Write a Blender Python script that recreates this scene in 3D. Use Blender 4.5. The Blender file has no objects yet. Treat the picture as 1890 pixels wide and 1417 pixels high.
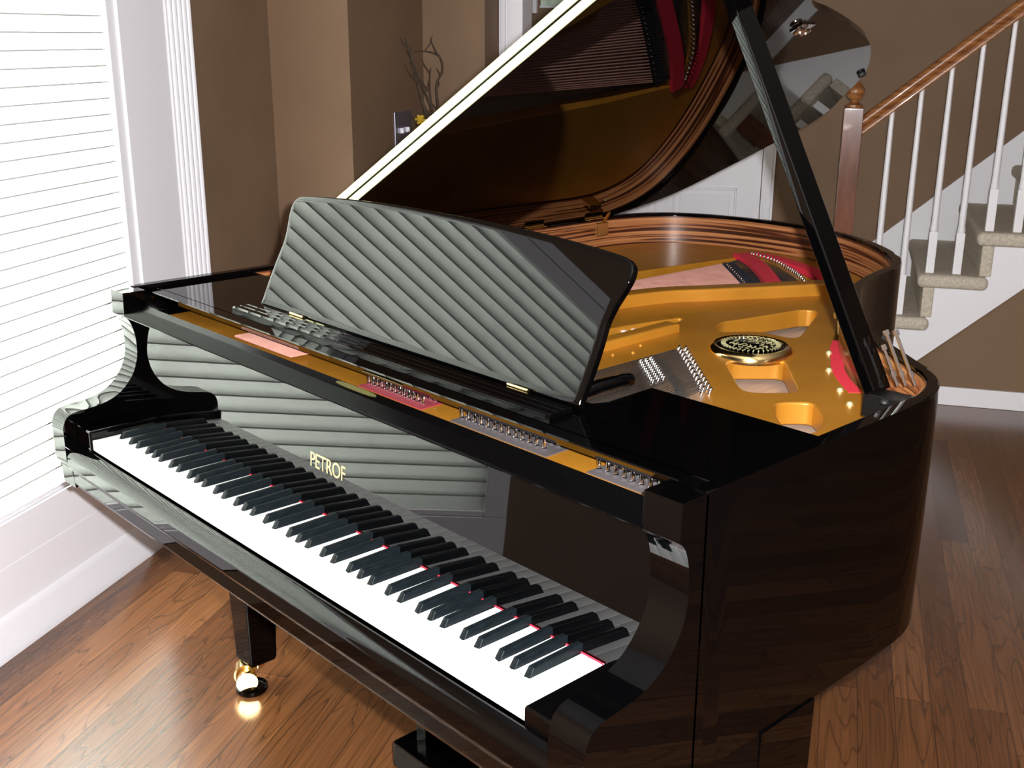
import bpy, bmesh, math, random
from mathutils import Vector, Matrix
random.seed(7)
S = bpy.context.scene
COL = S.collection
PI = math.pi

# ------------------------------------------------------------------ materials
def new_mat(name):
    m = bpy.data.materials.new(name); m.use_nodes = True
    nt = m.node_tree; b = nt.nodes['Principled BSDF']
    return m, nt, b

def P(b, **k):
    for n, v in k.items():
        b.inputs[n.replace('_', ' ')].default_value = v

def simple(name, col, rough=.5, metal=0., spec=.5, coat=0., bump=None, ior=1.5):
    m, nt, b = new_mat(name)
    P(b, Base_Color=(*col, 1), Roughness=rough, Metallic=metal, IOR=ior)
    b.inputs['Specular IOR Level'].default_value = spec
    b.inputs['Coat Weight'].default_value = coat
    b.inputs['Coat Roughness'].default_value = .03
    if bump:
        tc = nt.nodes.new('ShaderNodeTexCoord'); n = nt.nodes.new('ShaderNodeTexNoise')
        n.inputs['Scale'].default_value = bump[0]; n.inputs['Detail'].default_value = 4
        bp = nt.nodes.new('ShaderNodeBump'); bp.inputs['Strength'].default_value = bump[1]
        bp.inputs['Distance'].default_value = bump[2]
        nt.links.new(tc.outputs['Object'], n.inputs['Vector'])
        nt.links.new(n.outputs['Fac'], bp.inputs['Height'])
        nt.links.new(bp.outputs['Normal'], b.inputs['Normal'])
    return m

def noise_mix(name, c1, c2, scale, rough=.5, metal=0., vec=(1, 1, 1), lo=.35, hi=.65, detail=4, dist=0., bump=0., coat=0., spec=.5):
    m, nt, b = new_mat(name)
    L = nt.links.new
    tc = nt.nodes.new('ShaderNodeTexCoord'); mp = nt.nodes.new('ShaderNodeMapping')
    mp.inputs['Scale'].default_value = vec
    n = nt.nodes.new('ShaderNodeTexNoise'); n.inputs['Scale'].default_value = scale
    n.inputs['Detail'].default_value = detail; n.inputs['Distortion'].default_value = dist
    r = nt.nodes.new('ShaderNodeValToRGB')
    r.color_ramp.elements[0].position = lo; r.color_ramp.elements[0].color = (*c1, 1)
    r.color_ramp.elements[1].position = hi; r.color_ramp.elements[1].color = (*c2, 1)
    L(tc.outputs['Object'], mp.inputs['Vector']); L(mp.outputs['Vector'], n.inputs['Vector'])
    L(n.outputs['Fac'], r.inputs['Fac']); L(r.outputs['Color'], b.inputs['Base Color'])
    P(b, Roughness=rough, Metallic=metal)
    b.inputs['Coat Weight'].default_value = coat; b.inputs['Coat Roughness'].default_value = .05
    b.inputs['Specular IOR Level'].default_value = spec
    if bump:
        bp = nt.nodes.new('ShaderNodeBump'); bp.inputs['Strength'].default_value = bump
        bp.inputs['Distance'].default_value = .004
        L(n.outputs['Fac'], bp.inputs['Height']); L(bp.outputs['Normal'], b.inputs['Normal'])
    return m

LACQ = simple('black_lacquer', (.0006, .0006, .0007), .012, 0, .30)
SATIN = simple('black_satin_rail', (.0008, .0008, .0009), .16, 0, .04)
PINFELT = simple('pin_block_felt', (.05, .04, .04), .95)
PINRED = simple('pin_block_red_felt', (.20, .008, .018), .95)
LACQ_DULL = simple('black_satin', (.003, .003, .003), .35)
IVORY = simple('white_keytop', (.86, .86, .84), .22)
EBONY = noise_mix('ebony_keytop', (.0025, .0045, .0052), (.005, .0075, .009), 60, .38, vec=(4, 1, 4), spec=.14)
FELT_RED = simple('red_felt', (.66, .012, .035), .95, bump=(300, .4, .002))
FELT_GREY = simple('grey_felt', (.12, .11, .11), .95, bump=(300, .4, .002))
GOLDPLATE = noise_mix('gold_bronze_paint', (.40, .165, .013), (.46, .195, .018), 9, .40, .35, coat=.12)
BRASS = simple('polished_brass', (.95, .72, .32), .16, 1)
BRASS_PALE = simple('satin_brass', (.82, .76, .40), .42, .8)
GILT = simple('gilt_inlay', (.72, .58, .26), .35, .5)
OLIVE = simple('olive_reflection', (.10, .095, .028), .3, .2)  # colour of the oval reflections painted onto rail and shelf
CHROME = simple('nickel', (.85, .84, .85), .12, 1)
STEEL = simple('steel_wire', (.42, .41, .40), .3, 1)
STEEL_DARK = simple('blued_steel', (.07, .09, .12), .35, .8)
COPPER = noise_mix('copper_winding', (.62, .30, .23), (.72, .37, .29), 30, .38, .25)
SOUNDB = noise_mix('soundboard_spruce', (.38, .27, .20), (.48, .35, .27), 8, .4, vec=(14, 1, 1))
MAPLE = noise_mix('bridge_maple', (.25, .15, .08), (.33, .21, .12), 20, .5)
RUBBER = simple('rubber', (.01, .01, .01), .6)
WHITE = simple('white_paint', (.86, .85, .88), .45)
WALLM = noise_mix('brown_wall_paint', (.180, .110, .062), (.205, .127, .072), 3.0, .75, bump=.05)
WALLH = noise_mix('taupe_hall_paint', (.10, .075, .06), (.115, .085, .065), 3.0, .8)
CEIL = simple('ceiling_paint', (.30, .29, .28), .9)
CARPET = noise_mix('beige_carpet', (.46, .41, .33), (.68, .61, .50), 90, .97, detail=6, bump=.6, lo=.3, hi=.7)
RAILW = noise_mix('stained_oak_rail', (.17, .06, .017), (.38, .155, .05), 5, .3, vec=(1.5, 1.5, 14), coat=.4)
NEWELW = noise_mix('cherry_newel', (.12, .038, .018), (.20, .07, .035), 6, .22, vec=(5, 5, .8), coat=.7)
TWIG = noise_mix('twig_bark', (.035, .024, .014), (.07, .05, .03), 40, .9)
VASEM = simple('dark_glazed_vase', (.03, .022, .018), .25)
YELLOW = simple('yellow_petal', (.55, .36, .03), .5)
PALEGREEN = noise_mix('pale_green_curtain', (.50, .66, .50), (.72, .80, .68), 6, .8, vec=(6, 1, .6))
SWITCHM = simple('brushed_metal_plate', (.42, .42, .50), .3, .85)

def make_veneer():
    m, nt, b = new_mat('zebrano_veneer'); L = nt.links.new
    tc = nt.nodes.new('ShaderNodeTexCoord'); mp = nt.nodes.new('ShaderNodeMapping')
    mp.inputs['Scale'].default_value = (.5, .5, 46)
    n = nt.nodes.new('ShaderNodeTexNoise'); n.inputs['Scale'].default_value = 2.6; n.inputs['Detail'].default_value = 3.5
    n.inputs['Distortion'].default_value = .9; n.inputs['Roughness'].default_value = .55
    r = nt.nodes.new('ShaderNodeValToRGB'); e = r.color_ramp.elements
    e[0].position = .36; e[0].color = (.035, .010, .004, 1)
    e[1].position = .70; e[1].color = (.40, .18, .07, 1)
    x = e.new(.44); x.color = (.07, .018, .007, 1)
    x = e.new(.49); x.color = (.29, .105, .035, 1)
    L(tc.outputs['Object'], mp.inputs['Vector']); L(mp.outputs['Vector'], n.inputs['Vector'])
    L(n.outputs['Fac'], r.inputs['Fac']); L(r.outputs['Color'], b.inputs['Base Color'])
    P(b, Roughness=.3); b.inputs['Coat Weight'].default_value = .3; b.inputs['Coat Roughness'].default_value = .25
    return m
VENEER = make_veneer()

def make_floor():
    m, nt, b = new_mat('oak_strip_floor'); L = nt.links.new
    N = nt.nodes.new
    def math_(op, a, v=None):
        q = N('ShaderNodeMath'); q.operation = op
        if hasattr(a, 'name'): L(a, q.inputs[0])
        else: q.inputs[0].default_value = a
        if v is not None:
            if hasattr(v, 'name'): L(v, q.inputs[1])
            else: q.inputs[1].default_value = v
        return q.outputs[0]
    tc = N('ShaderNodeTexCoord'); sp = N('ShaderNodeSeparateXYZ'); L(tc.outputs['Object'], sp.inputs[0])
    x, y = sp.outputs[0], sp.outputs[1]
    w = .083
    xi = math_('FLOOR', math_('DIVIDE', x, w))
    wn = N('ShaderNodeTexWhiteNoise'); wn.noise_dimensions = '1D'; L(xi, wn.inputs['W'])
    yo = math_('ADD', y, math_('MULTIPLY', wn.outputs['Value'], 3.7))
    yi = math_('FLOOR', math_('DIVIDE', yo, .95))
    cb = N('ShaderNodeCombineXYZ'); L(xi, cb.inputs[0]); L(yi, cb.inputs[1])
    wn2 = N('ShaderNodeTexWhiteNoise'); wn2.noise_dimensions = '2D'; L(cb.outputs[0], wn2.inputs['Vector'])
    # grain : stretched noise shifted per board
    cb2 = N('ShaderNodeCombineXYZ')
    L(math_('MULTIPLY', x, 9.0), cb2.inputs[0]); L(math_('ADD', math_('MULTIPLY', y, .9), math_('MULTIPLY', wn2.outputs['Value'], 40)), cb2.inputs[1])
    L(math_('MULTIPLY', wn2.outputs['Value'], 17), cb2.inputs[2])
    n1 = N('ShaderNodeTexNoise'); n1.inputs['Scale'].default_value = 1.3; n1.inputs['Detail'].default_value = 1.5
    L(cb2.outputs[0], n1.inputs['Vector'])
    # contour rings of the slow noise = cathedral grain
    ring = math_('FRACT', math_('MULTIPLY', n1.outputs['Fac'], 13))
    r1 = N('ShaderNodeValToRGB'); e = r1.color_ramp.elements
    e[0].position = 0; e[0].color = (.40, .37, .36, 1); e[1].position = 1; e[1].color = (1, 1, 1, 1)
    q = e.new(.22); q.color = (1, 1, 1, 1); q = e.new(.86); q.color = (.9, .9, .9, 1)
    L(ring, r1.inputs['Fac'])
    cb3 = N('ShaderNodeCombineXYZ'); L(math_('MULTIPLY', x, 130), cb3.inputs[0]); L(math_('MULTIPLY', y, 4), cb3.inputs[1])
    n2 = N('ShaderNodeTexNoise'); n2.inputs['Scale'].default_value = 1; n2.inputs['Detail'].default_value = 3
    L(cb3.outputs[0], n2.inputs['Vector'])
    base = N('ShaderNodeValToRGB'); e = base.color_ramp.elements
    e[0].position = 0; e[0].color = (.085, .030, .010, 1); e[1].position = 1; e[1].color = (.19, .076, .026, 1)
    L(wn2.outputs['Value'], base.inputs['Fac'])
    mx = N('ShaderNodeMix'); mx.data_type = 'RGBA'; mx.blend_type = 'MULTIPLY'; mx.inputs[0].default_value = .8
    L(base.outputs[0], mx.inputs[6]); L(r1.outputs[0], mx.inputs[7])
    r2 = N('ShaderNodeValToRGB'); e = r2.color_ramp.elements
    e[0].position = .3; e[0].color = (.68, .66, .64, 1); e[1].position = .7; e[1].color = (1.1, 1.1, 1.1, 1)
    L(n2.outputs['Fac'], r2.inputs['Fac'])
    mx2 = N('ShaderNodeMix'); mx2.data_type = 'RGBA'; mx2.blend_type = 'MULTIPLY'; mx2.inputs[0].default_value = 1
    L(mx.outputs[2], mx2.inputs[6]); L(r2.outputs[0], mx2.inputs[7])
    # seams
    fx = math_('FRACT', math_('DIVIDE', x, w))
    seam = math_('LESS_THAN', math_('ABSOLUTE', math_('SUBTRACT', fx, .5)), .488)
    fy = math_('FRACT', math_('DIVIDE', yo, .95)); seamy = math_('GREATER_THAN', fy, .002)
    sm = math_('MULTIPLY', seam, seamy)
    sm2 = math_('ADD', math_('MULTIPLY', sm, .6), .4)
    vm = N('ShaderNodeVectorMath'); vm.operation = 'SCALE'
    L(mx2.outputs[2], vm.inputs[0]); L(sm2, vm.inputs['Scale'])
    L(vm.outputs[0], b.inputs['Base Color'])
    P(b, Roughness=.26); b.inputs['Coat Weight'].default_value = .35; b.inputs['Coat Roughness'].default_value = .18
    bp = N('ShaderNodeBump'); bp.inputs['Strength'].default_value = .12; bp.inputs['Distance'].default_value = .001
    L(n2.outputs['Fac'], bp.inputs['Height']); L(bp.outputs['Normal'], b.inputs['Normal'])
    return m
FLOORM = make_floor()

def make_slat():
    m = bpy.data.materials.new('blind_slat'); m.use_nodes = True; nt = m.node_tree; nt.nodes.clear(); N = nt.nodes.new
    o = N('ShaderNodeOutputMaterial'); mx = N('ShaderNodeMixShader'); d = N('ShaderNodeBsdfDiffuse'); t = N('ShaderNodeBsdfTranslucent')
    d.inputs[0].default_value = (.34, .35, .33, 1); t.inputs[0].default_value = (.20, .21, .19, 1)
    mx.inputs[0].default_value = .62
    nt.links.new(d.outputs[0], mx.inputs[1]); nt.links.new(t.outputs[0], mx.inputs[2]); nt.links.new(mx.outputs[0], o.inputs[0])
    return m
SLAT = make_slat()
SLATEDGE = simple('blind_slat_edge', (.52, .52, .51), .8)

def make_pane():
    m = bpy.data.materials.new('window_glass'); m.use_nodes = True; nt = m.node_tree; nt.nodes.clear(); N = nt.nodes.new
    o = N('ShaderNodeOutputMaterial'); mx = N('ShaderNodeMixShader'); t = N('ShaderNodeBsdfTransparent'); g = N('ShaderNodeBsdfGlossy')
    g.inputs['Roughness'].default_value = .02; mx.inputs[0].default_value = .08
    nt.links.new(t.outputs[0], mx.inputs[1]); nt.links.new(g.outputs[0], mx.inputs[2]); nt.links.new(mx.outputs[0], o.inputs[0])
    return m
PANE = make_pane()

# ------------------------------------------------------------------ mesh helpers
def link(name, me, mat=None, parent=None, smooth=30):
    o = bpy.data.objects.new(name, me); COL.objects.link(o)
    if mat is not None:
        for mm in (mat if isinstance(mat, (list, tuple)) else [mat]): me.materials.append(mm)
    if smooth:
        for p in me.polygons: p.use_smooth = True
        me.set_sharp_from_angle(angle=math.radians(smooth))
        wn = o.modifiers.new('weighted_normals', 'WEIGHTED_NORMAL'); wn.keep_sharp = True; wn.weight = 100
    if parent: o.parent = parent
    return o

def bm_obj(name, bm, mat, parent=None, smooth=30):
    bmesh.ops.recalc_face_normals(bm, faces=bm.faces[:])
    me = bpy.data.meshes.new(name); bm.to_mesh(me); bm.free()
    return link(name, me, mat, parent, smooth)

def add_box(bm, x0, x1, y0, y1, z0, z1, bev=0., seg=2, mi=0, M=None):
    vs = [bm.verts.new((x, y, z)) for z in (z0, z1) for y in (y0, y1) for x in (x0, x1)]
    fs = [bm.faces.new([vs[i] for i in f]) for f in ((0, 2, 3, 1), (4, 5, 7, 6), (0, 1, 5, 4), (2, 6, 7, 3), (0, 4, 6, 2), (1, 3, 7, 5))]
    for f in fs: f.material_index = mi
    if bev:
        es = list({e for f in fs for e in f.edges})
        r = bmesh.ops.bevel(bm, geom=es, offset=bev, segments=seg, profile=.5, affect='EDGES')
        vs = list({v for f in r['faces'] for v in f.verts} | {v for v in vs if v.is_valid})
        for f in r['faces']: f.material_index = mi
    if M is not None:
        for v in vs:
            if v.is_valid: v.co = M @ v.co
    return vs

def prism(bm, pts, fn, h0, h1, bev=0., seg=2, mi=0):
    """extrude closed 2D polygon pts between h0 and h1; fn(a,b,h)->xyz"""
    lo = [bm.verts.new(fn(a, b, h0)) for a, b in pts]; hi = [bm.verts.new(fn(a, b, h1)) for a, b in pts]
    n = len(pts); fs = [bm.faces.new(lo[::-1]), bm.faces.new(hi)]
    for i in range(n): fs.append(bm.faces.new((lo[i], lo[(i+1) % n], hi[(i+1) % n], hi[i])))
    for f in fs: f.material_index = mi
    if bev:
        es = list(fs[0].edges) + list(fs[1].edges)
        bmesh.ops.bevel(bm, geom=es, offset=bev, segments=seg, profile=.5, affect='EDGES', clamp_overlap=True)

def tube(bm, pts, r, n=8, cap=True, mi=0):
    pts = [Vector(p) for p in pts]; rs = r if isinstance(r, (list, tuple)) else [r]*len(pts)
    rings = []; prev = None
    for i, p in enumerate(pts):
        d = (pts[min(i+1, len(pts)-1)] - pts[max(i-1, 0)]).normalized()
        a = (Vector((0, 0, 1)) if abs(d.z) < .9 else Vector((1, 0, 0))) if prev is None else prev
        u = (a - d*a.dot(d)).normalized(); w = d.cross(u); prev = u
        rings.append([bm.verts.new(p + (u*math.cos(2*PI*k/n) + w*math.sin(2*PI*k/n))*rs[i]) for k in range(n)])
    for a, b in zip(rings, rings[1:]):
        for k in range(n):
            f = bm.faces.new((a[k], a[(k+1) % n], b[(k+1) % n], b[k])); f.material_index = mi
    if cap:
        for q in (rings[0][::-1], rings[-1]):
            f = bm.faces.new(q); f.material_index = mi

def lathe(bm, prof, c, n=32, mi=0):
    cx, cy, cz = c; rings = []
    for r, z in prof:
        rings.append([bm.verts.new((cx + r*math.cos(2*PI*k/n), cy + r*math.sin(2*PI*k/n), cz + z)) for k in range(n)])
    for a, b in zip(rings, rings[1:]):
        for k in range(n):
            f = bm.faces.new((a[k], a[(k+1) % n], b[(k+1) % n], b[k])); f.material_index = mi
    f = bm.faces.new(rings[0][::-1]); f.material_index = mi
    f = bm.faces.new(rings[-1]); f.material_index = mi

def catmull(pts, n=6, closed=False):
    out = []; N = len(pts)
    rng = range(N) if closed else range(N-1)
    g = (lambda i: pts[i % N]) if closed else (lambda i: pts[max(0, min(N-1, i))])
    for i in rng:
        p0, p1, p2, p3 = (Vector((*g(i+k), 0)) for k in (-1, 0, 1, 2))
        for k in range(n):
            t = k/n
            q = .5*((2*p1) + (p2-p0)*t + (2*p0-5*p1+4*p2-p3)*t*t + (3*p1-p0-3*p2+p3)*t**3)
            out.append((q.x, q.y))
    if not closed: out.append(tuple(pts[-1]))
    return out

def offset_open(pts, d):
    out = []
    for i in range(len(pts)):
        a = Vector(pts[max(i-1, 0)]); b = Vector(pts[min(i+1, len(pts)-1)]); t = (b-a).normalized()
        out.append((pts[i][0] - t.y*d, pts[i][1] + t.x*d))
    return out

def offset_closed(pts, d):
    out = []; N = len(pts)
    for i in range(N):
        p = Vector(pts[i]); a = (p - Vector(pts[i-1])).normalized(); b = (Vector(pts[(i+1) % N]) - p).normalized()
        n = Vector((-a.y-b.y, a.x+b.x)); n.normalize()
        c = max(.4, n.dot(Vector((-a.y, a.x))))
        out.append((p.x + n.x*d/c, p.y + n.y*d/c))
    return out

def plate2d(name, splines, z0, z1, bev, mat, parent):
    """flat sheet with holes and rounded lips, built with a filled 2D curve"""
    cu = bpy.data.curves.new(name, 'CURVE'); cu.dimensions = '2D'; cu.fill_mode = 'BOTH'
    h = (z1-z0)/2; cu.extrude = h - bev; cu.bevel_depth = bev; cu.bevel_resolution = 3; cu.offset = -bev
    for s in splines:
        sp = cu.splines.new('POLY'); sp.points.add(len(s)-1); sp.use_cyclic_u = True
        for p, q in zip(sp.points, s): p.co = (q[0], q[1], 0, 1)
    o = bpy.data.objects.new(name+'_tmp', cu); me = bpy.data.meshes.new_from_object(o)
    bpy.data.objects.remove(o); me.materials.clear(); me.name = name
    for v in me.vertices: v.co.z += (z0+z1)/2
    return link(name, me, mat, parent, 40)

def round_poly(pts, r, n=4):
    out = []; N = len(pts)
    for i in range(N):
        p = Vector(pts[i]); a = Vector(pts[i-1]) - p; b = Vector(pts[(i+1) % N]) - p
        ra = min(r, a.length*.45); rb = min(r, b.length*.45)
        A = p + a.normalized()*ra; B = p + b.normalized()*rb
        for k in range(n+1):
            t = k/n; q = A*(1-t)**2 + p*2*t*(1-t) + B*t*t; out.append((q.x, q.y))
    return out

def empty(name, loc=(0, 0, 0), rz=0):
    o = bpy.data.objects.new(name, None); o.location = loc; o.rotation_euler = (0, 0, rz)
    o.empty_display_size = .1; COL.objects.link(o); return o

def tag(o, label=None, cat=None, group=None, kind=None):
    if label: o['label'] = label
    if cat: o['category'] = cat
    if group: o['group'] = group
    if kind: o['kind'] = kind
    return o

def dup(src, parent, loc=None):
    c = src.copy(); COL.objects.link(c); c.parent = parent
    if loc is not None: c.location = loc
    return c

# ------------------------------------------------------------------ camera
F = 2068.45
CAM = Vector((2.0569, -.7910, 1.4880)); YAW, PIT, ROLL = -.82473, .30105, .00299
cam = bpy.data.cameras.new('camera'); co = bpy.data.objects.new('camera', cam); COL.objects.link(co)
fw = Vector((math.sin(YAW)*math.cos(PIT), math.cos(YAW)*math.cos(PIT), -math.sin(PIT)))
rt = fw.cross(Vector((0, 0, 1))).normalized(); up = rt.cross(fw)
c_, s_ = math.cos(ROLL), math.sin(ROLL)
R_, U_ = rt*c_ + up*s_, up*c_ - rt*s_
co.matrix_world = Matrix(((R_.x, U_.x, -fw.x, CAM.x), (R_.y, U_.y, -fw.y, CAM.y), (R_.z, U_.z, -fw.z, CAM.z), (0, 0, 0, 1)))
cam.sensor_width = 36; cam.lens = 36*F/1890; cam.clip_start = .02; cam.clip_end = 60
S.camera = co

# ------------------------------------------------------------------ room (local x = v, local y = u, turned 31 degrees)
A = math.radians(31)
def room(bm, name, mat, kind='structure', parent=None, smooth=30):
    o = bm_obj(name, bm, mat, parent, smooth)
    if parent is None: o.rotation_euler = (0, 0, A)
    if kind: o['kind'] = kind
    return o
def RW(v, u, z=0):
    return Vector((v*math.cos(A) - u*math.sin(A), v*math.sin(A) + u*math.cos(A), z))

H = 2.65; VW = -.578; UF = 4.021; UB = 3.121; VR = 4.6; UN = -3.6
WIN0, WIN1, WZ0, WZ1 = -.73, 1.03, .330, 1.93
bm = bmesh.new(); add_box(bm, -2.6, VR+.1, UN-.1, UF+.1, -.1, 0); room(bm, 'floor', FLOORM)
bm = bmesh.new(); add_box(bm, -2.6, VR+.1, UN-.1, UF+.1, H, H+.1); room(bm, 'ceiling', CEIL)
bm = bmesh.new()
add_box(bm, VW-.12, VW, UN, WIN0, 0, H); add_box(bm, VW-.12, VW, WIN1, 1.90, 0, H)
add_box(bm, VW-.12, VW, WIN0, WIN1, 0, WZ0); add_box(bm, VW-.12, VW, WIN0, WIN1, WZ1, H)
room(bm, 'wall_left', WALLM)
bm = bmesh.new(); add_box(bm, VW-.12, -.281, 1.898, 2.02, 0, H); room(bm, 'wall_left_return', WALLM)
bm = bmesh.new(); add_box(bm, -.40, -.281, 2.02, 2.606, 0, H); room(bm, 'wall_left_recess', WALLM)
bm = bmesh.new(); add_box(bm, -.40, -.024, 2.604, 2.793, 0, H); room(bm, 'wall_hall_corner', WALLM)
bm = bmesh.new(); add_box(bm, -2.6, VR, UF, UF+.1, 0, H); room(bm, 'wall_back', WALLM)
bm = bmesh.new(); add_box(bm, -2.6, -2.5, 2.0, UF, 0, H); room(bm, 'wall_hall_end', WALLH)
bm = bmesh.new(); add_box(bm, -2.6, VW-.12, 1.92, 2.02, 0, H); room(bm, 'wall_hall_side', WALLH)
bm = bmesh.new(); add_box(bm, VR, VR+.1, UN, UF, 0, H); room(bm, 'wall_right', WALLM)
bm = bmesh.new(); add_box(bm, VW-.12, VR, UN-.1, UN, 0, H); room(bm, 'wall_near', WALLM)

# cased opening into the hall (bright white casing at the wall corner)
bm = bmesh.new()
add_box(bm, -.015, .004, 2.781, 2.93, 0, H, .004); add_box(bm, .010, .076, 2.787, 2.93, 0, H, .004)
add_box(bm, -.026, .02, 2.795, 2.92, 0, H)
room(bm, 'trim_1', WHITE)

# window casing with fluted strip, sill board, apron
bm = bmesh.new()
u0, u1 = 1.02, 1.242
add_box(bm, VW, VW+.018, u0, u1, .335, 2.2, .003)
add_box(bm, VW, VW+.022, u1+.004, 1.378, .335, 2.2, .002)
for k in range(5):
    a = u1+.014 + k*.0255
    tube(bm, [(VW+.021, a+.008, .335), (VW+.021, a+.008, 2.2)], .0085, 8)
add_box(bm, VW, VW+.018, WIN0-.045, WIN0+.02, .335, 1.96, .003)
add_box(bm, VW, VW+.018, WIN0-.045, 1.378, WZ1-.01, WZ1+.03, .003)
room(bm, 'trim_2', WHITE)
bm = bmesh.new()
add_box(bm, VW-.11, VW+.019, WIN0+.001, WIN1-.001, .322, .3325, .001); add_box(bm, VW, VW+.0205, WIN0-.045, 1.378, .224, .334, .0015)
room(bm, 'trim_3', WHITE)
bm = bmesh.new()
prism(bm, [(VW, 0), (VW+.046, 0), (VW+.046, .018), (VW+.030, .080), (VW+.014, .098), (VW+.012, .214), (VW+.008, .220), (VW, .220)], lambda a, b, h: (a, h, b), .15, 1.898)
room(bm, 'baseboard_left', WHITE)

# window 1: frame, pane and jambs in the opening
bm = bmesh.new()
for a, b in ((WIN0, WIN0+.05), (WIN1-.05, WIN1), ((WIN0+WIN1)/2-.02, (WIN0+WIN1)/2+.02)):
    add_box(bm, VW-.115, VW-.085, a, b, WZ0, WZ1, .003)
for a, b in ((WZ0, WZ0+.05), (WZ1-.05, WZ1), (1.1, 1.14)):
    add_box(bm, VW-.115, VW-.085, WIN0, WIN1, a, b, .003)
w1 = room(bm, 'window_1', WHITE)
bm = bmesh.new(); add_box(bm, VW-.102, VW-.098, WIN0+.02, WIN1-.02, WZ0+.02, WZ1-.02)
pn = room(bm, 'glass_pane', PANE, None, w1)

# horizontal blind hanging in the window
bl = empty('window_blind', RW(VW-.008, .17, .332), A)
tag(bl, 'white closed horizontal-slat blind glowing with daylight in the window at left', 'window blind')
BU0, BU1 = WIN0+.006-.17, .978-.17
bm = bmesh.new(); pitch = .0424; nz = int((WZ1-.05-.36)/pitch)
for k in range(nz+1):
    zc = .042 + k*pitch; prof = []
    for i in range(7):
        t = i/6 - .5; ang = math.radians(76)
        s = t*.0532; crown = .0038*(1 - 4*t*t)
        prof.append((-s*math.cos(ang)*1.0 + crown*math.sin(ang), s*math.sin(ang) + crown*math.cos(ang)))
    a = [bm.verts.new((x, BU0, zc+z)) for x, z in prof]; b = [bm.verts.new((x, BU1, zc+z)) for x, z in prof]
    
    for i in range(6):
        bm.faces.new((a[i], a[i+1], b[i+1], b[i]))
    # thick opaque lower edge of the slat
    x, z = prof[0]; add_box(bm, x-.001, x+.0016, BU0, BU1, zc+z-.0020, zc+z+.0020, 0, 1, 1)
sl = bm_obj('slats', bm, [SLAT, SLATEDGE], bl, 60)
bm = bmesh.new(); add_box(bm, -.02, .02, BU0, BU1, .003, .018, .003); bm_obj('bottom_rail', bm, WHITE, bl)
bm = bmesh.new(); add_box(bm, -.028, .024, BU0, BU1, WZ1-.34-.05, WZ1-.34-.004, .003); bm_obj('headrail', bm, WHITE, bl)
for uu in (-.55, 0., .55):
    bm = bmesh.new(); tube(bm, [(-.02, uu, .01), (-.02, uu, WZ1-.38)], .0012, 5); bm_obj('lift_cord', bm, WHITE, bl)
# window jamb lining (bright return between blind and casing)
bm = bmesh.new(); add_box(bm, VW-.085, VW+.010, .982, 1.030, WZ0, WZ1, .002); room(bm, 'trim_4', WHITE)

# hall window with pale green curtain seen at the very top
bm = bmesh.new()
for a, b in ((-.215, -.192), (.5, .54)): add_box(bm, a, b, UF-.03, UF, 1.597, 2.3, .003)
add_box(bm, -.175, .5, UF-.035, UF, 1.622, 1.634, .003)
w2 = room(bm, 'window_2', WHITE)
bm = bmesh.new(); n = 60
for i in range(n):
    a, b = -.175 + .675*i/n, -.175 + .675*(i+1)/n
    f = lambda v: UF-.018 + .008*math.sin(v*70)
    vs = [bm.verts.new(q) for q in ((a, f(a), 1.632), (b, f(b), 1.632), (b, f(b), 2.3), (a, f(a), 2.3))]
    bm.faces.new(vs)
bmesh.ops.remove_doubles(bm, verts=bm.verts[:], dist=1e-5)
room(bm, 'curtain', PALEGREEN, None, w2)

# hall door with casing in the far wall
bm = bmesh.new()
for a, b in ((.972, 1.033), (-.012, .055)):
    add_box(bm, a, b, UF-.022, UF, 0, 2.08, .003)
    add_box(bm, a+.012, b-.012, UF-.030, UF-.02, 0, 2.06, .003)
add_box(bm, -.012, 1.033, UF-.022, UF, 2.03, 2.12, .003)
room(bm, 'trim_5', WHITE)
bm = bmesh.new(); add_box(bm, .06, .968, UF-.012, UF+.02, .008, 2.03, .002)
for a, b in ((.14, .455), (.533, .853)):
    for z0, z1 in ((.16, .762), (.92, 1.52), (1.63, 1.93)):
        for (p, q, r, s) in ((a, b, z0, z0+.012), (a, b, z1-.012, z1), (a, a+.012, z0, z1), (b-.012, b, z0, z1)):
            add_box(bm, p, q, UF-.021, UF-.011, r, s, .003)
        add_box(bm, a+.035, b-.035, UF-.018, UF-.011, z0+.035, z1-.035, .004)
d1 = room(bm, 'door_1', WHITE)
bm = bmesh.new(); tube(bm, [(.885, UF-.012, .98), (.885, UF-.05, .98)], .009, 12); lathe(bm, [(.001, -.03), (.02, -.024), (.028, -.006), (.026, .012), (.012, .024), (.001, .026)], (.885, UF-.06, .98), 20)
room(bm, 'door_knob', BRASS, None, d1)
bm = bmesh.new(); add_box(bm, 1.036, 1.27, UF-.014, UF, 0, .10, .003); room(bm, 'baseboard_back', WHITE)

# ------------------------------------------------------------------ staircase
RUN, RISE = .209, .1835
nos0, z1s = 1.271, .1885          # first nosing
NS = 12
lowz = lambda v: max(0, .181 + .892*(v-1.719))
st = empty('staircase', RW(1.30, UB, 0), A)
tag(st, 'white staircase with beige carpeted steps, white balusters and stained wood handrail behind the piano', 'staircase')
ox, oy = 1.30, UB
def stb(bm, name, mat, sm=30):
    for v in bm.verts: v.co -= Vector((ox, oy, 0))
    return bm_obj(name, bm, mat, st, sm)
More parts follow.
